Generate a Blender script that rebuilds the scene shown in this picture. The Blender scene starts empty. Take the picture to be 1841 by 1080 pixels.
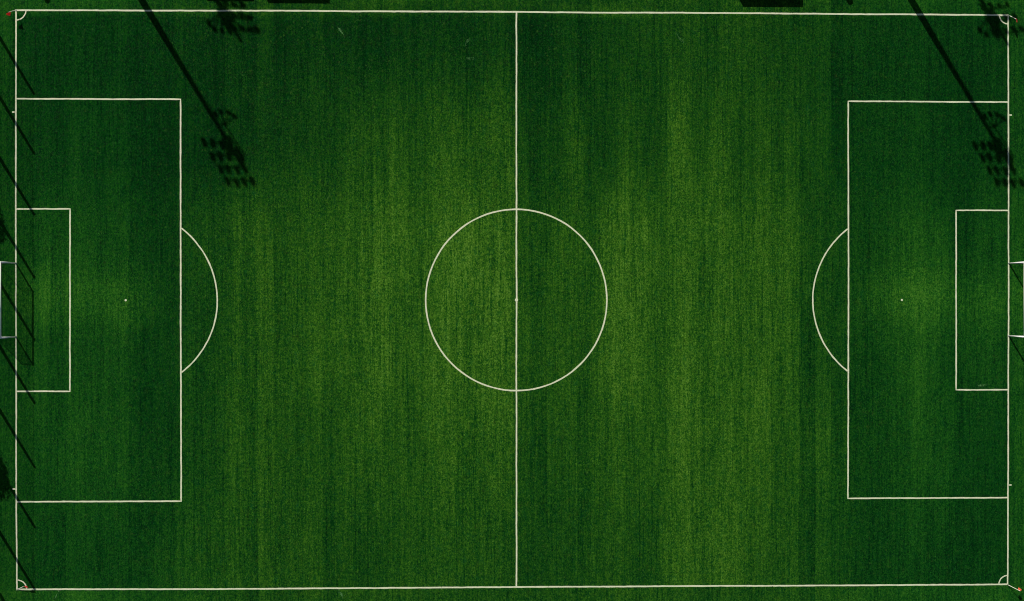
import bpy, math, random
import numpy as np
from mathutils import Vector, Matrix

# ------------------------------------------------------------------ camera, light, exposure
S = bpy.context.scene
COL = S.collection
cam_d = bpy.data.cameras.new("camera")
cam = bpy.data.objects.new("camera", cam_d)
COL.objects.link(cam)
cam.location = (-1.5864, 0.1477, 80.2717)                 # drone hovering over the centre circle
cam.rotation_euler = (-0.0023598, -0.0141266, -0.0003045)
cam_d.sensor_width = 36.0
cam_d.lens = 36.0 * 1426.30 / 1841.0
cam_d.clip_start = 0.5
cam_d.clip_end = 3000.0
S.camera = cam

SUN_EL = math.radians(36.3)
SX, SY = 0.5170, -0.8560                                   # the way shadows fall on the ground
world = bpy.data.worlds.new("World")
S.world = world
world.use_nodes = True
wn = world.node_tree
wn.nodes.clear()
w_out = wn.nodes.new("ShaderNodeOutputWorld")
w_bg = wn.nodes.new("ShaderNodeBackground")
w_sky = wn.nodes.new("ShaderNodeTexSky")
w_sky.sky_type = 'NISHITA'
w_sky.sun_disc = False
w_sky.sun_elevation = SUN_EL
w_sky.sun_rotation = math.atan2(-SX, -SY)
w_bg.inputs["Strength"].default_value = 0.05
wn.links.new(w_sky.outputs[0], w_bg.inputs[0])
wn.links.new(w_bg.outputs[0], w_out.inputs[0])

sun_d = bpy.data.lights.new("sun", 'SUN')
sun_d.energy = 4.6
sun_d.angle = math.radians(0.5)
sun_d.color = (1.0, 0.955, 0.87)
sun = bpy.data.objects.new("sun", sun_d)
COL.objects.link(sun)
ldir = Vector((SX * math.cos(SUN_EL), SY * math.cos(SUN_EL), -math.sin(SUN_EL)))
sun.rotation_euler = ldir.to_track_quat('-Z', 'Y').to_euler()
sun.location = (-60, 100, 90)

S.view_settings.view_transform = 'Standard'
S.view_settings.look = 'None'
S.view_settings.exposure = 0.0
S.view_settings.gamma = 1.0
S.view_settings.use_curve_mapping = False
S.render.engine = 'CYCLES'
S.cycles.filter_width = 1.1        # a crisp lens

random.seed(7)
rng = np.random.default_rng(11)

# ------------------------------------------------------------------ helpers
def lin(c):
    return tuple(((v / 255.0) / 12.92 if v / 255.0 <= 0.04045 else ((v / 255.0 + 0.055) / 1.055) ** 2.4) for v in c)

KL = 0.90      # light that a white horizontal surface sends back under this sun and sky
def alb(*c):
    return tuple(v / KL for v in lin(c)) + (1.0,)

def tag(o, label=None, cat=None, group=None, kind=None):
    if label: o['label'] = label
    if cat: o['category'] = cat
    if group: o['group'] = group
    if kind: o['kind'] = kind
    return o

def empty(name, loc=(0, 0, 0), rz=0.0):
    o = bpy.data.objects.new(name, None)
    o.empty_display_size = 0.5
    COL.objects.link(o)
    o.location = loc
    o.rotation_euler = (0, 0, rz)
    return o

def children(o):
    return [c for c in list(bpy.data.objects) if c.parent == o]

def copy_tree(o, parent=None):
    c = o.copy()
    COL.objects.link(c)
    if parent is not None:
        c.parent = parent
    for ch in children(o):
        copy_tree(ch, c)
    return c

class MB:
    """collects vertices and faces of one mesh"""
    def __init__(s):
        s.v, s.f = [], []
    def box(s, x0, y0, z0, x1, y1, z1, M=None):
        b = len(s.v)
        P = [(x0, y0, z0), (x1, y0, z0), (x1, y1, z0), (x0, y1, z0), (x0, y0, z1), (x1, y0, z1), (x1, y1, z1), (x0, y1, z1)]
        s.v += [tuple(M @ Vector(p)) if M is not None else p for p in P]
        s.f += [tuple(b + i for i in q) for q in ((3, 2, 1, 0), (4, 5, 6, 7), (0, 1, 5, 4), (1, 2, 6, 5), (2, 3, 7, 6), (3, 0, 4, 7))]
        return s
    def tube(s, pts, r, n=8, cap=True):
        """tube along points; r is a number or one radius per point"""
        pts = [Vector(p) for p in pts]
        rr = r if isinstance(r, (list, tuple)) else [r] * len(pts)
        b = len(s.v)
        up = None
        for i, p in enumerate(pts):
            t = (pts[min(i + 1, len(pts) - 1)] - pts[max(i - 1, 0)]).normalized()
            if up is None:
                up = Vector((0, 0, 1)) if abs(t.z) < 0.9 else Vector((1, 0, 0))
            u = (up - t * up.dot(t)).normalized()
            w = t.cross(u)
            for k in range(n):
                a = 2 * math.pi * k / n
                s.v.append(tuple(p + (u * math.cos(a) + w * math.sin(a)) * rr[i]))
        for i in range(len(pts) - 1):
            for k in range(n):
                k2 = (k + 1) % n
                s.f.append((b + i * n + k, b + i * n + k2, b + (i + 1) * n + k2, b + (i + 1) * n + k))
        if cap:
            s.f.append(tuple(b + k for k in reversed(range(n))))
            e = b + (len(pts) - 1) * n
            s.f.append(tuple(e + k for k in range(n)))
        return s
    def build(s, name, mat, parent=None, smooth=False):
        me = bpy.data.meshes.new(name)
        me.from_pydata(s.v, [], s.f)
        if smooth:
            me.polygons.foreach_set("use_smooth", [True] * len(me.polygons))
        me.materials.append(mat)
        o = bpy.data.objects.new(name, me)
        COL.objects.link(o)
        if parent is not None:
            o.parent = parent
        return o

class NT:
    """tiny node helper"""
    def __init__(s, nt):
        s.nt = nt
    def n(s, t, **kw):
        x = s.nt.nodes.new(t)
        for k, v in kw.items():
            setattr(x, k, v)
        return x
    def link(s, a, b):
        s.nt.links.new(a, b)
    def put(s, sock, v):
        if hasattr(v, 'is_linked'):
            s.link(v, sock)
        else:
            sock.default_value = v
    def m(s, op, a, b=0.0, c=None, clamp=False):
        x = s.n("ShaderNodeMath", operation=op, use_clamp=clamp)
        s.put(x.inputs[0], a)
        s.put(x.inputs[1], b)
        if c is not None:
            s.put(x.inputs[2], c)
        return x.outputs[0]
    def ramp(s, v, a, b, c=0.0, d=1.0, smooth=True):
        x = s.n("ShaderNodeMapRange")
        x.interpolation_type = 'SMOOTHSTEP' if smooth else 'LINEAR'
        s.put(x.inputs[0], v)
        for i, q in zip((1, 2, 3, 4), (a, b, c, d)):
            s.put(x.inputs[i], q)
        return x.outputs[0]
    def noise(s, vec, scale, detail=2.0, rough=0.5):
        x = s.n("ShaderNodeTexNoise")
        s.put(x.inputs["Vector"], vec)
        x.inputs["Scale"].default_value = scale
        x.inputs["Detail"].default_value = detail
        x.inputs["Roughness"].default_value = rough
        return x.outputs[0]
    def mulv(s, vec, k, off=(0, 0, 0)):
        x = s.n("ShaderNodeVectorMath", operation='MULTIPLY_ADD')
        s.put(x.inputs[0], vec)
        x.inputs[1].default_value = k
        x.inputs[2].default_value = off
        return x.outputs[0]
    def mix(s, f, a, b, blend='MIX'):
        x = s.n("ShaderNodeMix", data_type='RGBA', blend_type=blend)
        s.put(x.inputs[0], f)
        s.put(x.inputs[6], a)
        s.put(x.inputs[7], b)
        return x.outputs[2]

def new_mat(name):
    m = bpy.data.materials.new(name)
    m.use_nodes = True
    m.node_tree.nodes.clear()
    t = NT(m.node_tree)
    out = t.n("ShaderNodeOutputMaterial")
    b = t.n("ShaderNodeBsdfPrincipled")
    t.link(b.outputs[0], out.inputs[0])
    return m, t, b

def cloth_mat(name, rgb):
    m, t, b = new_mat(name)
    g = t.n("ShaderNodeTexCoord")
    nz = t.noise(g.outputs["Object"], 12.0, 3.0, 0.6)
    c = t.mix(nz, tuple(v * 0.88 for v in rgb) + (1,), tuple(min(1, v * 1.1) for v in rgb) + (1,))
    t.link(c, b.inputs["Base Color"])
    b.inputs["Roughness"].default_value = 0.8
    tr = t.n("ShaderNodeBsdfTranslucent"); t.link(c, tr.inputs[0])
    mx = t.n("ShaderNodeMixShader"); mx.inputs[0].default_value = 0.45
    out = [n for n in m.node_tree.nodes if n.type == 'OUTPUT_MATERIAL'][0]
    t.link(b.outputs[0], mx.inputs[1]); t.link(tr.outputs[0], mx.inputs[2]); t.link(mx.outputs[0], out.inputs[0])
    return m

def simple(name, rgb, rough=0.6, metal=0.0, var=0.12, scale=6.0, spec=0.3):
    m, t, b = new_mat(name)
    g = t.n("ShaderNodeTexCoord")
    nz = t.noise(g.outputs["Object"], scale, 4.0, 0.6)
    a = tuple(v * (1 - var) for v in rgb) + (1,)
    c = tuple(min(1, v * (1 + var)) for v in rgb) + (1,)
    t.link(t.mix(nz, a, c), b.inputs["Base Color"])
    b.inputs["Roughness"].default_value = rough
    b.inputs["Metallic"].default_value = metal
    b.inputs["Specular IOR Level"].default_value = spec
    return m

# ------------------------------------------------------------------ turf colour: mowing lanes, wear, growth and painted-in lens vignette
# turf tone, dark (0) to yellow and worn (1), corner vignette included, along x, at five latitudes of the pitch
LANES_VIGNETTE = {
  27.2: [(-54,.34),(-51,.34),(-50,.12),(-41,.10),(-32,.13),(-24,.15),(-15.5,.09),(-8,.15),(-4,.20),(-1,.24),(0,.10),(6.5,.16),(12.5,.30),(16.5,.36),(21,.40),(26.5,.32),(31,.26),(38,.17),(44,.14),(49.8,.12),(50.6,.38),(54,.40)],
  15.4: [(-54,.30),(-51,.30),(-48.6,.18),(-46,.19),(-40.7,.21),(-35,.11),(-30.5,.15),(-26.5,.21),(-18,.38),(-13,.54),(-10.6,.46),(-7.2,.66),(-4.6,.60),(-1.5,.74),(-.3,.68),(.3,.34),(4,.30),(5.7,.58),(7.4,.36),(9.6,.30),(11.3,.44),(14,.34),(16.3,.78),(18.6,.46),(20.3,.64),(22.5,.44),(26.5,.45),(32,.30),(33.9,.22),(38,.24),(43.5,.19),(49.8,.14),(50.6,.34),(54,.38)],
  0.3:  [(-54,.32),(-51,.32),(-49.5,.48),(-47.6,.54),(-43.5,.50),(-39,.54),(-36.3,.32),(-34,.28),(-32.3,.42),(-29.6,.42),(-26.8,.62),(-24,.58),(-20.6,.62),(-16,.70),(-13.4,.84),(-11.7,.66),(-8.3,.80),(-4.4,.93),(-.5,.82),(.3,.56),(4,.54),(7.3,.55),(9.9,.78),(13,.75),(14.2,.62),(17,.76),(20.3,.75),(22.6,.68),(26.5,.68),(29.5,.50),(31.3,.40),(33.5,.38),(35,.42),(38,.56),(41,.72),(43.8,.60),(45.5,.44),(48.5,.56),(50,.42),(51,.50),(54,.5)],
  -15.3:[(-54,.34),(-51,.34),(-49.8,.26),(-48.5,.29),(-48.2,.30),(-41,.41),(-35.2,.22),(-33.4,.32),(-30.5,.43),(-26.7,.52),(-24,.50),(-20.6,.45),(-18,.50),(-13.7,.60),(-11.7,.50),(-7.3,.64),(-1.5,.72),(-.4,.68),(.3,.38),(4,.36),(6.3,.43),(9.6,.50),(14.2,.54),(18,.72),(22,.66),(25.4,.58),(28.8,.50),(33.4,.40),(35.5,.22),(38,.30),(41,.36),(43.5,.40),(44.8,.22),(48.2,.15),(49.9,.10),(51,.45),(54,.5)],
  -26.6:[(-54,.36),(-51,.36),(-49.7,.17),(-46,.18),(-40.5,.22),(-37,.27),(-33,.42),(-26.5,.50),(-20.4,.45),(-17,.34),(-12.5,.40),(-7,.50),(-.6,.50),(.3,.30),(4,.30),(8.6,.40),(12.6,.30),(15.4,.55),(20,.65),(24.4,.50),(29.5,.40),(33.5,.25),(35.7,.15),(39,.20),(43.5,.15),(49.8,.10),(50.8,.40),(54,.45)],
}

LANES_VIGNETTE[27.2] = [(a, b + 0.05 if abs(a) < 50 else b) for a, b in LANES_VIGNETTE[27.2]]
LANES_VIGNETTE[-26.6] = [(a, b + (0.08 if a > 33 else 0.07 if 0 < a < 31 else 0.05) if abs(a) < 50 else b) for a, b in LANES_VIGNETTE[-26.6]]
LANES_VIGNETTE[-15.3] = [(a, b + (0.07 if a > 33 else 0.06 if 0 < a < 8 else 0.03) if abs(a) < 50 else b) for a, b in LANES_VIGNETTE[-15.3]]
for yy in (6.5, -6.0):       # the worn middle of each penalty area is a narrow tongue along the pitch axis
    LANES_VIGNETTE[yy] = [(a, b * (0.70 if 34 < abs(a) < 50.5 else 0.97)) for a, b in LANES_VIGNETTE[0.3]]

def turf_group():
    g = bpy.data.node_groups.new("turf_colour", 'ShaderNodeTree')
    g.interface.new_socket("Color", in_out='OUTPUT', socket_type='NodeSocketColor')
    g.interface.new_socket("Height", in_out='OUTPUT', socket_type='NodeSocketFloat')
    t = NT(g)
    out = t.n("NodeGroupOutput")
    pos = t.n("ShaderNodeNewGeometry").outputs["Position"]
    sep = t.n("ShaderNodeSeparateXYZ")
    t.link(pos, sep.inputs[0])
    x, y = sep.outputs[0], sep.outputs[1]
    # mower never drives dead straight: wander in x that changes slowly along y
    wob = t.noise(t.mulv(pos, (0.25, 0.07, 0.0)), 1.0, 2.0)
    xw = t.m('ADD', x, t.m('MULTIPLY', t.m('SUBTRACT', wob, 0.5), 0.4))
    ax = t.m('LESS_THAN', t.m('ABSOLUTE', x), 1.4)
    xw = t.m('ADD', t.m('MULTIPLY', xw, t.m('SUBTRACT', 1.0, ax)), t.m('MULTIPLY', x, ax))
    u = t.m('DIVIDE', t.m('ADD', xw, 54.0), 108.0, clamp=True)
    ys = sorted(LANES_VIGNETTE, reverse=True)
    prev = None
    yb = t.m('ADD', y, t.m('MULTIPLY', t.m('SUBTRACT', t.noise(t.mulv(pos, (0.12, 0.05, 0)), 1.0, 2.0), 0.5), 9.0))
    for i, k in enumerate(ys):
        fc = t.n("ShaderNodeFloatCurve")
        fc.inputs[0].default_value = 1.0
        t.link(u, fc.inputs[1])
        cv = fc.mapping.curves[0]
        pts = [((a + 54.0) / 108.0, b) for a, b in LANES_VIGNETTE[k]]
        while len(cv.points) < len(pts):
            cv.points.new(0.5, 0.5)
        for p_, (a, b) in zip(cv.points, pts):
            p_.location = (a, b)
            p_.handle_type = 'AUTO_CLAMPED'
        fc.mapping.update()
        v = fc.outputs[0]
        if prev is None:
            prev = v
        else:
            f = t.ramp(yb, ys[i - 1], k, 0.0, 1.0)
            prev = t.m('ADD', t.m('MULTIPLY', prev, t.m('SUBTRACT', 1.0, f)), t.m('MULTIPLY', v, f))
    lane_vignette = t.m('ADD', t.m('MULTIPLY', prev, 0.80), 0.065)
    # the trodden tongue in front of each goal
    ya = t.m('ABSOLUTE', t.m('ADD', y, t.m('MULTIPLY', t.m('SUBTRACT', wob, 0.5), 3.0)))
    lane_vignette = t.m('ADD', lane_vignette, t.m('MULTIPLY', t.ramp(ya, 3.6, 0.2, 0.0, 0.11), t.ramp(t.m('ABSOLUTE', x), 33.0, 40.0)))
    # unmown strips behind the touchlines
    n1 = t.noise(t.mulv(pos, (0.10, 0.4, 0)), 1.0, 3.0)
    strip_n = t.m('ADD', 0.14, t.m('MULTIPLY', n1, 0.55))
    strip_s = t.m('ADD', 0.30, t.m('MULTIPLY', n1, 0.30))
    yj = t.m('ADD', y, t.m('MULTIPLY', t.m('SUBTRACT', n1, 0.5), 1.0))
    fn = t.ramp(yj, 28.35, 29.15)
    fs = t.ramp(yj, -28.9, -29.3)
    lane_vignette = t.m('ADD', t.m('MULTIPLY', lane_vignette, t.m('SUBTRACT', 1.0, fn)), t.m('MULTIPLY', strip_n, fn))
    lane_vignette = t.m('ADD', t.m('MULTIPLY', lane_vignette, t.m('SUBTRACT', 1.0, fs)), t.m('MULTIPLY', strip_s, fs))
    # streaks along the mowing direction
    st1 = t.noise(t.mulv(pos, (1.3, 0.055, 0)), 1.0, 3.0, 0.6)
    st2 = t.noise(t.mulv(pos, (3.4, 0.10, 0), (31, 7, 0)), 1.0, 2.0, 0.6)
    st3 = t.noise(t.mulv(pos, (6.5, 0.35, 0), (3, 57, 0)), 1.0, 1.0, 0.6)
    # brushing rows of the roller, faint cross bars
    cr = t.noise(t.mulv(pos, (1.1, 4.2, 0), (11, 3, 0)), 1.0, 2.0, 0.6)
    bl = t.noise(pos, 0.16, 4.0, 0.6)
    bl2 = t.noise(t.mulv(pos, (1, 0.6, 0)), 0.9, 4.0, 0.65)
    # crisp-edged mower passes, each a little lighter or darker than its neighbour
    vo1 = t.n("ShaderNodeTexVoronoi", voronoi_dimensions='1D', feature='F1')
    t.link(t.m('MULTIPLY', xw, 0.62), vo1.inputs["W"])
    vo1.inputs["Scale"].default_value = 1.0
    vo1.inputs["Randomness"].default_value = 0.8
    sv = t.n("ShaderNodeSeparateColor"); t.link(vo1.outputs["Color"], sv.inputs[0])
    pas = sv.outputs[0]
    fade = t.ramp(t.noise(t.mulv(pos, (0.35, 0.05, 0), (5, 5, 0)), 1.0, 1.0), 0.3, 0.7)
    def c(n, k):
        return t.m('MULTIPLY', t.m('SUBTRACT', n, 0.5), k)
    th = t.noise(t.mulv(pos, (2.4, 0.045, 0), (9, 91, 0)), 1.0, 1.0, 0.5)
    thread = t.m('MULTIPLY', t.ramp(t.m('ABSOLUTE', t.m('SUBTRACT', th, 0.5)), 0.0, 0.035, 1.0, 0.0), -0.16)
    amp = t.m('ADD', 0.45, t.m('MULTIPLY', lane_vignette, 0.9))
    d = t.m('ADD', c(st1, 0.30), c(st2, 0.44))
    d = t.m('ADD', d, c(st3, 0.34))
    d = t.m('ADD', d, c(cr, 0.28))
    d = t.m('ADD', d, t.m('MULTIPLY', c(pas, 0.28), fade))
    d = t.m('ADD', d, c(bl, 0.16))
    d = t.m('ADD', d, c(bl2, 0.20))
    d = t.m('MULTIPLY', t.m('ADD', d, thread), amp)
    # tuft-sized speckle
    sp = t.noise(t.mulv(pos, (8.0, 4.0, 1)), 1.0, 2.0, 0.7)
    def cells(k, off):
        vo = t.n("ShaderNodeTexVoronoi", feature='F1', distance='EUCLIDEAN')
        t.link(t.mulv(pos, k, off), vo.inputs["Vector"])
        vo.inputs["Scale"].default_value = 1.0
        vo.inputs["Randomness"].default_value = 1.0
        ss = t.n("ShaderNodeSeparateColor")
        t.link(vo.outputs["Color"], ss.inputs[0])
        return ss.outputs[0]
    sp2 = cells((12.0, 8.0, 1), (5, 3, 0))
    sp3 = cells((4.2, 3.4, 1), (15, 43, 0))
    d2 = t.m('ADD', c(sp, 0.38), t.m('ADD', c(sp2, 0.56), c(sp3, 0.10)))
    d2 = t.m('MULTIPLY', d2, t.m('ADD', 0.50, t.m('MULTIPLY', lane_vignette, 0.70)))
    v = t.m('ADD', t.m('ADD', lane_vignette, d), d2)
    cr_ = t.n("ShaderNodeValToRGB")
    t.link(t.m('MULTIPLY', v, 0.72), cr_.inputs[0])
    e = cr_.color_ramp.elements
    e[0].position = 0.0; e[0].color = alb(2, 33, 9)
    e[1].position = 1.0; e[1].color = alb(98, 142, 56)
    for p_, cc in ((0.158, alb(7, 50, 13)), (0.36, alb(26, 70, 15)), (0.54, alb(48, 91, 20)), (0.72, alb(71, 111, 31))):
        q = e.new(p_); q.color = cc
    col = cr_.outputs[0]
    # thin yellow, straw-coloured bits where the turf is worn
    yl = t.noise(t.mulv(pos, (1.5, 0.5, 0), (77, 13, 0)), 1.0, 5.0, 0.75)
    yf = t.m('MULTIPLY', t.ramp(yl, 0.56, 0.74), t.ramp(lane_vignette, 0.35, 0.9, 0.0, 0.32))
    col = t.mix(yf, col, alb(78, 112, 28))
    # single plants differ in hue: bluish rye next to yellowish meadow grass
    hn = t.noise(t.mulv(pos, (1.6, 0.9, 0), (3, 9, 0)), 1.0, 5.0, 0.8)
    col = t.mix(t.ramp(hn, 0.52, 0.72, 0.0, 0.30), col, t.mix(lane_vignette, alb(3, 58, 30), alb(24, 92, 42)))
    col = t.mix(t.ramp(hn, 0.48, 0.30, 0.0, 0.24), col, t.mix(lane_vignette, alb(24, 50, 10), alb(72, 98, 22)))
    # scattered pale blades
    pb = cells((7.0, 6.0, 1), (71, 33, 0))
    col = t.mix(t.ramp(pb, 0.985, 0.99, 0.0, 0.12, smooth=False), col, alb(90, 130, 50))
    # cooler green towards both ends, with lens edge darkening mixed into the colour
    bf = t.m('MULTIPLY', t.ramp(t.m('ABSOLUTE', x), 24.0, 44.0), 0.40)
    col = t.mix(bf, col, t.mix(t.m('MULTIPLY', v, 0.95, clamp=True), alb(2, 36, 11), alb(24, 100, 28)))
    t.link(col, out.inputs[0])
    t.link(t.m('ADD', t.m('ADD', sp, sp2), t.m('MULTIPLY', st3, 0.8)), out.inputs[1])
    return g

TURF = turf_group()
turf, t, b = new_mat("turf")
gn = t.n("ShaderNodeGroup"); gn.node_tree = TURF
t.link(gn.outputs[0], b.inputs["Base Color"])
b.inputs["Roughness"].default_value = 1.0
b.inputs["Specular IOR Level"].default_value = 0.0
bp = t.n("ShaderNodeBump")
bp.inputs["Strength"].default_value = 0.35
bp.inputs["Distance"].default_value = 0.03
t.link(gn.outputs[1], bp.inputs["Height"])
t.link(bp.outputs[0], b.inputs["Normal"])

blade, t, b = new_mat("grass_blade")
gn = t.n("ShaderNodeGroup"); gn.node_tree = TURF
ri = t.n("ShaderNodeNewGeometry").outputs["Random Per Island"]
k = t.ramp(ri, 0.0, 1.0, 0.75, 1.75, smooth=False)
vm = t.n("ShaderNodeVectorMath", operation='SCALE')
t.link(gn.outputs[0], vm.inputs[0]); t.link(k, vm.inputs["Scale"])
t.link(vm.outputs[0], b.inputs["Base Color"])
b.inputs["Roughness"].default_value = 0.8
b.inputs["Specular IOR Level"].default_value = 0.1

# white marking paint, sprayed on grass: blades show through here and there
paint, t, b = new_mat("line_paint")
pos = t.n("ShaderNodeNewGeometry").outputs["Position"]
n1 = t.noise(pos, 9.0, 4.0, 0.7)
n2 = t.noise(pos, 0.35, 2.0, 0.5)
colp = t.mix(t.ramp(n1, 0.35, 0.72), (0.56, 0.57, 0.38, 1), (0.76, 0.77, 0.56, 1))
colp = t.mix(t.ramp(n2, 0.35, 0.7, 0.0, 0.30), colp, (0.50, 0.60, 0.38, 1))
n3 = t.noise(pos, 20.0, 3.0, 0.7)
colp = t.mix(t.ramp(n3, 0.56, 0.72, 0.0, 0.55), colp, (0.10, 0.20, 0.06, 1))
t.link(colp, b.inputs["Base Color"])
b.inputs["Roughness"].default_value = 0.9
b.inputs["Specular IOR Level"].default_value = 0.1

M_white = simple("white_painted_aluminium", (0.93, 0.91, 0.88), 0.3, 0.0, 0.03, 5, 0.5)
M_net = simple("white_net_cord", (0.72, 0.72, 0.70), 0.8, 0, 0.05)
M_dnet = simple("dark_green_net_cord", (0.03, 0.07, 0.04), 0.8, 0, 0.1)
M_galv = simple("galvanised_steel", (0.36, 0.37, 0.38), 0.45, 0.7, 0.12, 3)
M_dark = simple("dark_lamp_housing", (0.06, 0.065, 0.07), 0.5, 0.3)
M_glass = simple("lamp_glass", (0.45, 0.47, 0.5), 0.1, 0.0, 0.03, 5, 0.5)
M_red = cloth_mat("red_flag_cloth", (0.85, 0.09, 0.07))
M_orange = cloth_mat("orange_flag_cloth", (0.80, 0.15, 0.06))
M_pole = simple("pale_plastic_pole", (0.80, 0.80, 0.66), 0.5, 0, 0.05)
M_rubber = simple("black_rubber", (0.03, 0.03, 0.03), 0.8)
M_shell = simple("dark_shelter_panel", (0.05, 0.06, 0.08), 0.4)
M_bench = simple("grey_plastic_seat", (0.35, 0.36, 0.38), 0.6)
M_bark = simple("bark", (0.10, 0.075, 0.05), 0.95, 0, 0.35, 9)
M_leaf = simple("tree_leaves", (0.045, 0.09, 0.03), 0.8, 0, 0.45, 1.2)
M_caster = simple("green_caster_shell", (0.03, 0.10, 0.05), 0.6)
M_straw = simple("dry_grass_clippings", (0.10, 0.26, 0.08), 0.9, 0, 0.25, 5)
M_conc = simple("concrete", (0.35, 0.34, 0.32), 0.9, 0, 0.12, 4)

# ------------------------------------------------------------------ ground
ground = MB()
xs = [-900, -300, -60, 60, 300, 900]
for i in range(5):
    for j in range(5):
        bq = len(ground.v)
        ground.v += [(xs[i], xs[j], 0), (xs[i + 1], xs[j], 0), (xs[i + 1], xs[j + 1], 0), (xs[i], xs[j + 1], 0)]
        ground.f.append((bq, bq + 1, bq + 2, bq + 3))
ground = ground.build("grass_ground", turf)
tag(ground, "mown green football pitch turf with light and dark mowing lanes", kind='structure')

# ------------------------------------------------------------------ painted lines, parts of the ground
SEGS = []          # for keeping grass tufts off the paint
def ribbon(name, pts, w, z, closed=False, step=0.35):
    """painted line of width w along the points; its edges waver by a centimetre or so"""
    P = [Vector((a, b_)) for a, b_ in pts]
    w *= 0.96
    if closed:
        P.append(P[0])
    Q = []
    for a, b_ in zip(P[:-1], P[1:]):
        n = max(1, int((b_ - a).length / step))
        for i in range(n):
            Q.append(a.lerp(b_, i / n))
    Q.append(P[-1])
    for a, b_ in zip(P[:-1], P[1:]):
        SEGS.append((a.x, a.y, b_.x, b_.y, w / 2))
    mb = MB()
    N = len(Q)
    drift = 0.0
    for i, q in enumerate(Q):
        if closed:
            tq = Q[(i + 1) % (N - 1)] - Q[(i - 1) % (N - 1)]
        else:
            tq = Q[min(i + 1, N - 1)] - Q[max(i - 1, 0)]
        tq.normalize()
        nrm = Vector((-tq.y, tq.x))
        drift = drift * 0.93 + random.gauss(0, 0.0035)
        dd = 0 if closed and i in (0, N - 1) else drift
        l = q + nrm * (w / 2 + dd + random.gauss(0, 0.007))
        r = q - nrm * (w / 2 - dd + random.gauss(0, 0.007))
        mb.v += [(l.x, l.y, z), (r.x, r.y, z)]
    n = N - 1
    for i in range(n):
        j = i + 1
        mb.f.append((2 * i, 2 * i + 1, 2 * j + 1, 2 * j))
    return mb.build(name, paint, ground)

def arc(cx, cy, r, a0, a1, n=48):
    return [(cx + r * math.cos(a0 + (a1 - a0) * i / n), cy + r * math.sin(a0 + (a1 - a0) * i / n)) for i in range(n + 1)]

Z1, Z2, Z3, Z4 = 0.004, 0.008, 0.012, 0.016
ribbon("touchline", [(-50.26, 29.07), (-25.67, 29.13), (0.01, 29.14), (24.95, 29.10), (50.24, 29.05)], 0.165, Z1)
ribbon("touchline", [(-50.24, -29.03), (-25.73, -29.10), (0, -29.06), (24.98, -29.07), (50.24, -29.06)], 0.16, Z1)
ribbon("goal_line", [(-50.15, 29.07), (-50.19, 16.7), (-50.23, 3.71), (-50.22, -3.65), (-50.21, -17.3), (-50.15, -29.03)], 0.145, Z2)
ribbon("goal_line", [(50.17, 29.05), (50.21, 19.24), (50.25, 0), (50.23, -17.67), (50.18, -29.06)], 0.145, Z2)
ribbon("halfway_line", [(0.01, 29.1), (0.0, 0.0), (-0.01, -29.02)], 0.155, Z2)
ribbon("penalty_area_line", [(-50.15, 20.20), (-33.77, 20.20), (-33.79, 0), (-33.76, -20.22), (-50.15, -20.22)], 0.155, Z3)
ribbon("penalty_area_line", [(50.15, 20.19), (33.77, 20.21), (33.80, 0), (33.77, -20.20), (50.15, -20.20)], 0.15, Z3)
ribbon("goal_area_line", [(-50.17, 9.15), (-44.82, 9.16), (-44.84, -9.16), (-50.17, -9.15)], 0.15, Z3)
ribbon("goal_area_line", [(50.18, 9.13), (44.84, 9.13), (44.85, -9.17), (50.18, -9.17)], 0.145, Z3)
ribbon("centre_circle", arc(0.0, 0.01, 9.17, 0, 2 * math.pi, 96)[:-1], 0.155, Z3, closed=True)
a_ = math.acos((39.28 - 33.79) / 9.15)
ribbon("penalty_arc", arc(-39.28, 0, 9.15, -a_ + 0.012, a_ - 0.012), 0.145, Z4)
ribbon("penalty_arc", arc(39.28, 0, 9.13, math.pi - a_ + 0.012, math.pi + a_ - 0.012), 0.145, Z4)
for cx, cy, r, a0 in ((-50.15, 29.07, 0.98, -90), (50.17, 29.05, 0.90, 180), (-50.14, -29.03, 0.95, 0), (50.20, -29.07, 0.93, 90)):
    a0 = math.radians(a0)
    ribbon("corner_arc", arc(cx, cy, r, a0 + 0.06, a0 + math.pi / 2 - 0.06, 12), 0.125, Z3, step=0.12)
for x0, x1, y0 in ((-50.32, -50.56, 18.88), (50.30, 50.56, 18.87), (-50.30, -50.62, -18.95), (50.32, 50.58, -18.90)):
    ribbon("distance_mark", [(x0, y0), (x1, y0)], 0.14, Z1, step=0.1)
def spot(name, x, y, r, z):
    mb = MB()
    n = 20
    mb.v.append((x, y, z))
    for i in range(n):
        q = r * (1 + random.uniform(-0.07, 0.07))
        mb.v.append((x + q * math.cos(2 * math.pi * i / n), y + q * math.sin(2 * math.pi * i / n), z))
    for i in range(n):
        mb.f.append((0, 1 + i, 1 + (i + 1) % n))
    SEGS.append((x, y, x + .01, y, r))
    mb.build(name, paint, ground)
spot("centre_spot", 0.0, 0.01, 0.17, Z4)
spot("penalty_spot", -39.28, 0.0, 0.11, Z1)
spot("penalty_spot", 39.28, 0.0, 0.11, Z1)

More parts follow.
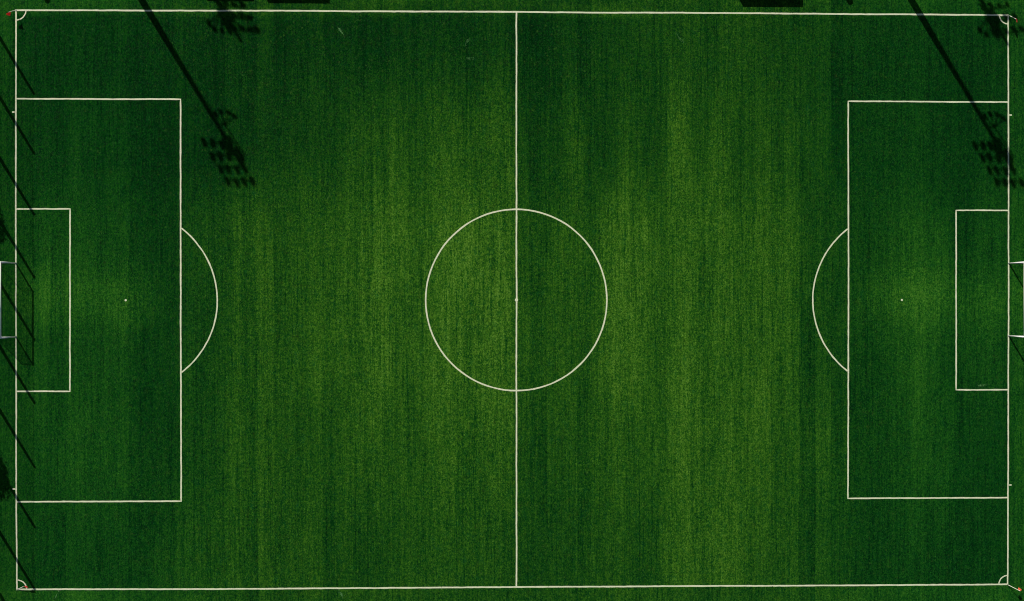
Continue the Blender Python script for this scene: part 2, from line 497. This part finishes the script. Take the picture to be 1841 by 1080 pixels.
# ------------------------------------------------------------------ grass tufts: small leaf blades over the whole view
NT_ = 300000
tx = rng.uniform(-54.5, 54.5, NT_)
ty = rng.uniform(-33.5, 33.5, NT_)
keep = np.ones(NT_, bool)
for (ax_, ay_, bx_, by_, hw) in SEGS:
    dx, dy = bx_ - ax_, by_ - ay_
    L2 = dx * dx + dy * dy
    m_ = hw + 0.06
    box = (tx > min(ax_, bx_) - m_) & (tx < max(ax_, bx_) + m_) & (ty > min(ay_, by_) - m_) & (ty < max(ay_, by_) + m_)
    idx = np.nonzero(box)[0]
    if len(idx) == 0:
        continue
    s_ = np.clip(((tx[idx] - ax_) * dx + (ty[idx] - ay_) * dy) / max(L2, 1e-9), 0, 1)
    d_ = np.hypot(tx[idx] - ax_ - s_ * dx, ty[idx] - ay_ - s_ * dy)
    keep[idx[d_ < m_]] = False
tx, ty = tx[keep], ty[keep]
n = len(tx)
nb = 3
V = np.zeros((n, nb, 3, 3), np.float32)
for k_ in range(nb):
    a = rng.uniform(0, 2 * math.pi, n)
    ln = rng.uniform(0.05, 0.13, n)
    hw = rng.uniform(0.010, 0.024, n)
    hz = rng.uniform(0.012, 0.05, n)
    ox = rng.normal(0, 0.02, n); oy = rng.normal(0, 0.02, n)
    ca, sa = np.cos(a), np.sin(a)
    V[:, k_, 0] = np.stack([tx + ox - sa * hw, ty + oy + ca * hw, np.full(n, 0.003)], 1)
    V[:, k_, 1] = np.stack([tx + ox + sa * hw, ty + oy - ca * hw, np.full(n, 0.003)], 1)
    V[:, k_, 2] = np.stack([tx + ox + ca * ln, ty + oy + sa * ln, hz], 1)
me = bpy.data.meshes.new("grass")
nv = n * nb * 3
me.vertices.add(nv)
me.vertices.foreach_set("co", V.reshape(-1))
me.loops.add(nv)
me.loops.foreach_set("vertex_index", np.arange(nv, dtype=np.int32))
me.polygons.add(n * nb)
me.polygons.foreach_set("loop_start", np.arange(0, nv, 3, dtype=np.int32))
me.polygons.foreach_set("loop_total", np.full(n * nb, 3, dtype=np.int32))
me.update(calc_edges=True)
me.materials.append(blade)
grass = bpy.data.objects.new("grass", me)
COL.objects.link(grass)
tag(grass, "short mown grass blades covering the football pitch", "grass", kind='stuff')

# ------------------------------------------------------------------ scuffs: pale clippings lying on the turf
def clippings(x, y, ang, ln, n, wid, label):
    mb = MB()
    for i in range(n):
        s_ = random.gauss(0, 0.33) * ln
        q = random.gauss(0, wid)
        px = x + math.cos(ang) * s_ - math.sin(ang) * q
        py = y + math.sin(ang) * s_ + math.cos(ang) * q
        a = ang + random.gauss(0, 0.5)
        l = random.uniform(0.05, 0.16)
        h = random.uniform(0.007, 0.014)
        bq = len(mb.v)
        mb.v += [(px - math.sin(a) * h, py + math.cos(a) * h, 0.03), (px + math.sin(a) * h, py - math.cos(a) * h, 0.03),
                 (px + math.cos(a) * l, py + math.sin(a) * l, 0.045)]
        mb.f.append((bq, bq + 1, bq + 2))
    o = mb.build("grass_clippings", M_straw)
    tag(o, label, "grass clippings", kind='stuff')
R_ = math.radians
clippings(-17.74, 27.16, R_(-55), 0.75, 60, 0.035, "pale scuff of clippings slanting near the far touchline")
clippings(-4.97, 26.09, R_(60), 0.6, 26, 0.08, "pale scuff of clippings left of the halfway line top")
clippings(-4.86, 24.41, R_(5), 0.8, 26, 0.06, "second pale scuff below the first left of halfway")
clippings(16.56, 26.58, R_(-50), 0.9, 24, 0.06, "faint scuff of clippings right of the halfway line")
clippings(-17.73, -29.60, R_(-60), 0.8, 40, 0.05, "pale scuff of clippings outside the near touchline")
clippings(47.45, -8.72, R_(5), 0.9, 45, 0.06, "pale scuff beside the right goal area line")
clippings(-46.3, -29.8, R_(62), 1.0, 30, 0.03, "thin pale scuff outside the lower left corner")

# ------------------------------------------------------------------ goals
def net_grid(mb, O, U, W, nu, nw, r, sag=None):
    """cords over the quad O + u*U + w*W (bilinear, U at w=0 and w=1 given by a function)"""
    def P(u, w):
        q = O(u, w)
        if sag:
            q = q + Vector(sag) * (16 * u * (1 - u) * w * (1 - w))
        return q
    for i in range(nu + 1):
        mb.tube([P(i / nu, k / 6) for k in range(7)], r, 3, cap=False)
    for j in range(nw + 1):
        m = 10
        mb.tube([P(k / m, j / nw) for k in range(m + 1)], r, 3, cap=False)

def make_goal(sgn, label, x0, yt, yb):
    """sgn -1: goal behind the left goal line"""
    g = empty("football_goal", (x0, (yt + yb) / 2, 0))
    tag(g, label, "football goal", "goals at the two ends of the pitch")
    hw = (yt - yb) / 2
    H, D0, D1 = 2.44, 1.07, 2.0
    HB = H - 0.04
    for s_ in (-1, 1):
        MB().tube([(0, s_ * hw, 0), (0, s_ * hw, H - 0.071)], 0.07, 16).build("post", M_white, g, True)
    MB().tube([(0, -hw - 0.07, H), (0, hw + 0.07, H)], 0.071, 16).build("crossbar", M_white, g, True)
    for s_ in (-1, 1):
        y = s_ * (hw + 0.02)
        pts = [(sgn * 0.05, y, H - 0.02), (sgn * (D0 - 0.12), y, H - 0.04), (sgn * D0, y, H - 0.12), (sgn * (D1 - 0.05), y, 0.12), (sgn * D1, y, 0.03)]
        MB().tube(pts, 0.025, 8).build("net_stanchion", M_white, g, True)
        MB().tube([(sgn * 0.06, y, 0.027), (sgn * (D1 - 0.03), y, 0.027)], 0.025, 8).build("side_ground_bar", M_white, g, True)
    MB().tube([(sgn * D1, -hw - 0.05, 0.028), (sgn * D1, hw + 0.05, 0.028)], 0.027, 8).build("rear_ground_bar", M_white, g, True)
    mb = MB()
    r = 0.006
    net_grid(mb, lambda u, w: Vector((sgn * D0 * w, -hw + 2 * hw * u, H - 0.03)), 0, 0, 60, 9, r, (0, 0, -0.07))
    net_grid(mb, lambda u, w: Vector((sgn * (D0 + (D1 - D0) * w), -hw + 2 * hw * u, (H - 0.05) * (1 - w) + 0.03)), 0, 0, 60, 20, r, (sgn * -0.06, 0, 0))
    for s_ in (-1, 1):
        net_grid(mb, lambda u, w: Vector((sgn * u * (D1 + (D0 - D1) * w), s_ * hw, (H - 0.05) * w + 0.03)), 0, 0, 14, 20, r, (0, s_ * 0.03, 0))
    mb.build("net", M_net, g)
    # net hooks' weights at the foot of the posts
    for s_ in (-1, 1):
        MB().tube([(sgn * -0.0, s_ * hw, 0.002), (sgn * -0.0, s_ * hw, 0.05)], 0.085, 16).build("ground_socket", M_galv, g, True)
    return g
make_goal(-1, "white goal at the left end, throwing a long shadow into the goal area", -50.24, 3.72, -3.66)
make_goal(1, "white goal at the right end, its shadow falling away outside the pitch", 50.27, 3.74, -3.66)

# ------------------------------------------------------------------ corner flags
def corner_flag(x, y, lx, ly, h, face, cloth, label, k=1.0):
    f = empty("corner_flag", (x, y, 0))
    tag(f, label, "corner flag", "corner flags of the pitch")
    top = Vector((lx, ly, h))
    pts = []
    for i in range(9):
        s_ = i / 8
        bend = s_ ** 1.06
        pts.append((lx * bend, ly * bend, h * s_))
    MB().tube(pts, [0.030 - 0.006 * i / 8 for i in range(9)], 8).build("pole", M_pole, f, True)
    MB().tube([(0, 0, 0.001), (0, 0, 0.06)], [0.05, 0.035], 12).build("base_socket", M_rubber, f, True)
    c = MB().tube([tuple(top), tuple(top * 1.012)], [0.026, 0.012], 8).build("pole_cap", M_rubber, f, True)
    # cloth: sewn along the top 0.38 m of the pole and hanging out to one side
    along = (Vector(pts[8]) - Vector(pts[6])).normalized()
    out = Vector((math.cos(face), math.sin(face), -0.35)).normalized()
    side = Vector((-math.sin(face), math.cos(face), 0))
    mb = MB()
    nu, nv = 8, 6
    for i in range(nu + 1):
        for j in range(nv + 1):
            u, v = i / nu, j / nv
            p = top - along * (0.40 * k * v) + out * (0.42 * k * u * (1 - 0.25 * v))
            fold = 0.045 * math.sin(u * 8 + v * 2) * u
            p = p + along.cross(out) * fold + side * (0.30 * k * v * u ** 0.5) + Vector((0, 0, -0.05 * u * u))
            mb.v.append(tuple(p))
    for i in range(nu):
        for j in range(nv):
            a = i * (nv + 1) + j
            mb.f.append((a, a + 1, a + nv + 2, a + nv + 1))
    o = mb.build("flag", cloth, f, True)
    sd = o.modifiers.new("thickness", 'SOLIDIFY'); sd.thickness = 0.004
    return f
corner_flag(-50.15, 29.07, -0.06, -0.62, 1.14, R_(200), M_red, "red corner flag on a pale leaning pole at the upper left corner")
corner_flag(50.17, 29.05, 0.03, -0.84, 1.22, R_(-60), M_red, "red corner flag bent towards the pitch at the upper right corner")
corner_flag(-50.14, -29.03, 1.12, 0.58, 0.80, R_(-35), M_red, "red corner flag leaning far over the corner arc at the lower left")
corner_flag(50.20, -29.10, 0.45, -0.18, 1.28, R_(15), M_orange, "orange corner flag leaning outwards at the lower right corner", 0.62)

# ------------------------------------------------------------------ ball-stop net behind the left goal line
poles_y = [29.99, 24.02, 17.89, 11.58, 5.33, -1.03, -7.46, -13.49, -19.75, -26.0, -32.2]
HP = 8.0
bs = empty("ball_stop_net", (-54.0, 0, 0))
tag(bs, "tall dark net on a row of poles behind the left goal", "ball stop net")
for y in poles_y:
    MB().tube([(0, y, 0), (0, y, 3), (0, y, HP)], [0.17, 0.16, 0.12], 12).build("pole", M_galv, bs, True)
mb = MB()
y0, y1, zt = poles_y[-1], poles_y[0], 7.65
for i in range(int((y1 - y0) / 0.12) + 1):
    y = y0 + i * 0.12
    mb.tube([(0.13, y, 0.05), (0.13, y, zt)], 0.0032, 3, cap=False)
for j in range(int(zt / 0.12) + 1):
    mb.tube([(0.13, y0, 0.05 + j * 0.12), (0.13, y1, 0.05 + j * 0.12)], 0.0032, 3, cap=False)
nt_ = mb.build("net", M_dnet, bs)
MB().tube([(0.13, y0, zt), (0.13, y1, zt)], 0.012, 6).build("top_cable", M_galv, bs)

# ------------------------------------------------------------------ floodlight masts
def make_mast(label, x, y, rz=0.0, dz=0.0, fan_z=16.0, reach=1.0, fan_dx=0.75):
    H = 20.0
    m = empty("floodlight_mast", (x, y, 0), rz)
    tag(m, label, "floodlight", "floodlight masts along the touchline")
    MB().tube([(0, 0, 0.0), (0, 0, 5.0), (0, 0, 12), (0, 0, H)], [0.37, 0.33, 0.235, 0.15], 20).build("pole", M_galv, m, True)
    MB().box(-0.7, -0.7, -0.3, 0.7, 0.7, 0.12).build("foundation", M_conc, m)
    cage = MB()
    cage.box(-0.42, -0.42, 17.3, 0.42, 0.42, 17.36)
    ring = [(0.58 * math.cos(2 * math.pi * i / 16), 0.58 * math.sin(2 * math.pi * i / 16)) for i in range(17)]
    for zz in (17.36, 17.9, 18.45):
        cage.tube([(a, b_, zz) for a, b_ in ring], 0.045, 6, cap=False)
    for a, b_ in ring[:16:2]:
        cage.tube([(a, b_, 17.36), (a, b_, 18.45)], 0.03, 5)
    cage.build("platform", M_galv, m)
    MB().box(0.19, -0.32, 18.1, 0.52, 0.40, 19.1).build("ballast_cabinet", M_galv, m)
    MB().box(-0.42, -0.30, 17.5, -0.19, 0.10, 18.3).build("ballast_cabinet", M_galv, m)
    rows = [20.05, 18.95, 17.88, 16.82]
    for k, z in enumerate(rows):
        z += dz
        cx = -0.6
        bar = MB()
        bar.tube([(cx - 1.45, -0.75, z + 0.05), (cx + 1.45, -0.75, z + 0.05)], 0.07, 6)
        arm = bar.build("cross_arm", M_galv, m)
        MB().tube([(0, 0, min(z + 0.05, 19.9)), (0, -0.75, z + 0.05)], 0.05, 6).build("arm_bracket", M_galv, m)
        for c in range(4):
            lx = cx - 1.23 + 0.82 * c + random.uniform(-0.04, 0.04)
            M = Matrix.Translation((lx, -0.95 + random.uniform(-.08, .08), z - 0.05 + random.uniform(-.09, .09))) @ Matrix.Rotation(R_(random.uniform(-22, 22)), 4, 'Z') @ Matrix.Rotation(R_(random.uniform(22, 50)), 4, 'X')
            lamp = MB()
            lamp.box(-0.18, -0.12, -0.31, 0.18, 0.12, 0.31, M)
            lamp.box(-0.11, 0.12, -0.18, 0.11, 0.26, 0.18, M)
            lp = lamp.build("lamp", M_dark, m)
            MB().box(-0.16, -0.126, -0.28, 0.16, -0.121, 0.28, M).build("lamp_glass", M_glass, lp)
    # two uprights tie the four arms together
    for ux in (-1.42,):
        MB().tube([(ux, -0.75, rows[3] + dz), (ux, -0.75, rows[0] + dz + 0.1)], 0.04, 6).build("upright", M_galv, m)
    # side bracket with four small lamps fanning out over the neighbouring ground
    hub = Vector((fan_dx, 0.0, fan_z))
    MB().tube([(0, 0, fan_z), (0.35, 0.12, fan_z), tuple(hub)], 0.075, 6).build("fan_bracket", M_galv, m)
    MB().tube([tuple(hub), (fan_dx + 0.12, 0, fan_z + 1.2), (0.95, 0, 18.5), (0.0, 0, 19.0)], 0.075, 6).build("side_strut", M_galv, m)
    for ox, oy in ((-1.0, 1.15), (-0.45, 1.35), (0.30, 1.30), (0.92, 0.92)):
        e = hub + Vector((ox, oy * reach, 0.0))
        MB().tube([tuple(hub), tuple(e)], 0.06, 6).build("fan_arm", M_galv, m)
        ang = math.atan2(e.y - hub.y, e.x - hub.x)
        M = Matrix.Translation(e) @ Matrix.Rotation(ang - math.pi / 2, 4, 'Z') @ Matrix.Rotation(R_(-30), 4, 'X')
        lp = MB().box(-0.17, -0.12, -0.19, 0.17, 0.16, 0.19, M).build("lamp", M_dark, m)
        MB().box(-0.15, 0.163, -0.17, 0.15, 0.167, 0.17, M).build("lamp_glass", M_glass, lp)
    # ladder
    mb = MB()
    for s_ in (-0.17, 0.17):
        mb.tube([(s_, 0.40, 0.2), (s_, 0.27, 17.3)], 0.02, 5)
    for i in range(56):
        z = 0.4 + i * 0.3
        yy = 0.40 - 0.13 * (z / 17.3)
        mb.tube([(-0.17, yy, z), (0.17, yy, z)], 0.012, 5)
    mb.build("ladder", M_galv, m)
    return m
make_mast("tall floodlight mast beyond the upper left corner area, nearer of two", -41.30, 36.2)
make_mast("tall floodlight mast beyond the upper right corner area, nearer of two", 36.80, 36.2)
make_mast("tall floodlight mast standing behind the left one, facing away", -41.75, 49.3, math.pi - 0.12, -0.45, 17.5, 1.35, 0.4)
make_mast("tall floodlight mast standing behind the right one, facing away", 36.10, 49.3, math.pi + 0.15, -0.45, 17.5, 1.35, 0.4)

# ------------------------------------------------------------------ team shelters beyond the upper touchline
def shelter(x0, x1, yf, label):
    w = x1 - x0
    s = empty("team_shelter", ((x0 + x1) / 2, yf, 0))
    tag(s, label, "dugout", "team shelters beside the touchline")
    h = w / 2
    MB().box(-h, 0, 2.14, h, 1.7, 2.20).build("roof", M_shell, s)
    MB().box(-h, 1.64, 0.0, h, 1.70, 2.137).build("back_panel", M_shell, s)
    for a in (-h, h - 0.05):
        MB().box(a, 0.0, 0.0, a + 0.05, 1.637, 2.137).build("side_panel", M_shell, s)
    n = int(w / 0.55)
    for i in range(n):
        c = -h + 0.3 + (w - 0.6) * i / (n - 1)
        MB().box(c - 0.21, 0.95, 0.40, c + 0.21, 1.40, 0.45).box(c - 0.21, 1.40, 0.45, c + 0.21, 1.45, 0.85).build("seat", M_bench, s)
    MB().box(-h + 0.1, 1.1, 0.0, -h + 0.16, 1.3, 0.398).box(h - 0.16, 1.1, 0.0, h - 0.1, 1.3, 0.398).box(-h + 0.1, 1.17, 0.33, h - 0.1, 1.23, 0.397).build("bench_frame", M_galv, s)
shelter(-26.49, -20.35, 32.44, "long dark team shelter left of the halfway line")
shelter(21.53, 27.60, 32.30, "dark team shelter right of the halfway line")
shelter(-32.60, -27.94, 32.62, "shorter dark team shelter nearest the left mast")

def caster(x, y, label):  # made-up bin shape out of view, added to cast a small edge shadow
    o = empty("shadow_caster", (x, y, 0))
    tag(o, label, "shadow caster", "added shadow casters beyond the touchline")
    MB().tube([(0, 0, 0), (0, 0, 1.0)], [0.22, 0.27], 16).build("caster_body", M_caster, o, True)
    MB().tube([(0, 0, 1.002), (0, 0, 1.06), (0, 0, 1.12)], [0.29, 0.27, 0.08], 16).build("caster_lid", M_caster, o, True)
caster(33.25, 31.50, "added bin-shaped shadow caster beside the right team shelter")
caster(-47.75, 31.25, "added bin-shaped shadow caster near the upper left corner")

# ------------------------------------------------------------------ trees behind the ball-stop net
def tree(x, y, h, cr, label, seed):
    rd = random.Random(seed)
    o = empty("tree", (x, y, 0))
    tag(o, label, "tree", "trees behind the ball stop net")
    tr = MB()
    tr.tube([(0, 0, -0.1), (0.05, 0.02, h * 0.35), (-0.03, 0.06, h * 0.7), (0, 0, h * 0.95)], [0.22, 0.16, 0.09, 0.03], 10)
    for i in range(14):
        z = h * rd.uniform(0.4, 0.85)
        a = rd.uniform(0, 6.28)
        l = cr * rd.uniform(0.6, 0.95)
        tr.tube([(0, 0, z), (math.cos(a) * l * 0.5, math.sin(a) * l * 0.5, z + 0.35), (math.cos(a) * l, math.sin(a) * l, z + 0.9)], [0.06, 0.04, 0.015], 6)
    tr.build("trunk", M_bark, o, True)
    mb = MB()
    for i in range(5200):
        while True:
            p = Vector((rd.uniform(-1, 1), rd.uniform(-1, 1), rd.uniform(-1, 1)))
            if p.length < 1: break
        lump = 1 + 0.22 * math.sin(5 * p.x + seed) * math.cos(6 * p.z + 3 * p.y)
        c = Vector((p.x * cr * lump, p.y * cr * lump, h * 0.68 + p.z * h * 0.31))
        a = rd.uniform(0, 6.28); b_ = rd.uniform(-0.9, 0.9)
        s_ = rd.uniform(0.07, 0.15)
        u = Vector((math.cos(a), math.sin(a), b_)).normalized() * s_
        w = Vector((-math.sin(a), math.cos(a), rd.uniform(-0.6, 0.6))).normalized() * s_ * 0.6
        q = len(mb.v)
        mb.v += [tuple(c - u), tuple(c + w), tuple(c + u), tuple(c - w)]
        mb.f.append((q, q + 1, q + 2, q + 3))
    cw = mb.build("crown", M_leaf, o)
    cw['kind'] = 'stuff'
tree(-57.75, -9.1, 9.2, 1.75, "slim leafy tree behind the net, lower one", 3)
tree(-58.30, 16.5, 9.2, 1.75, "slim leafy tree behind the net, upper one", 8)
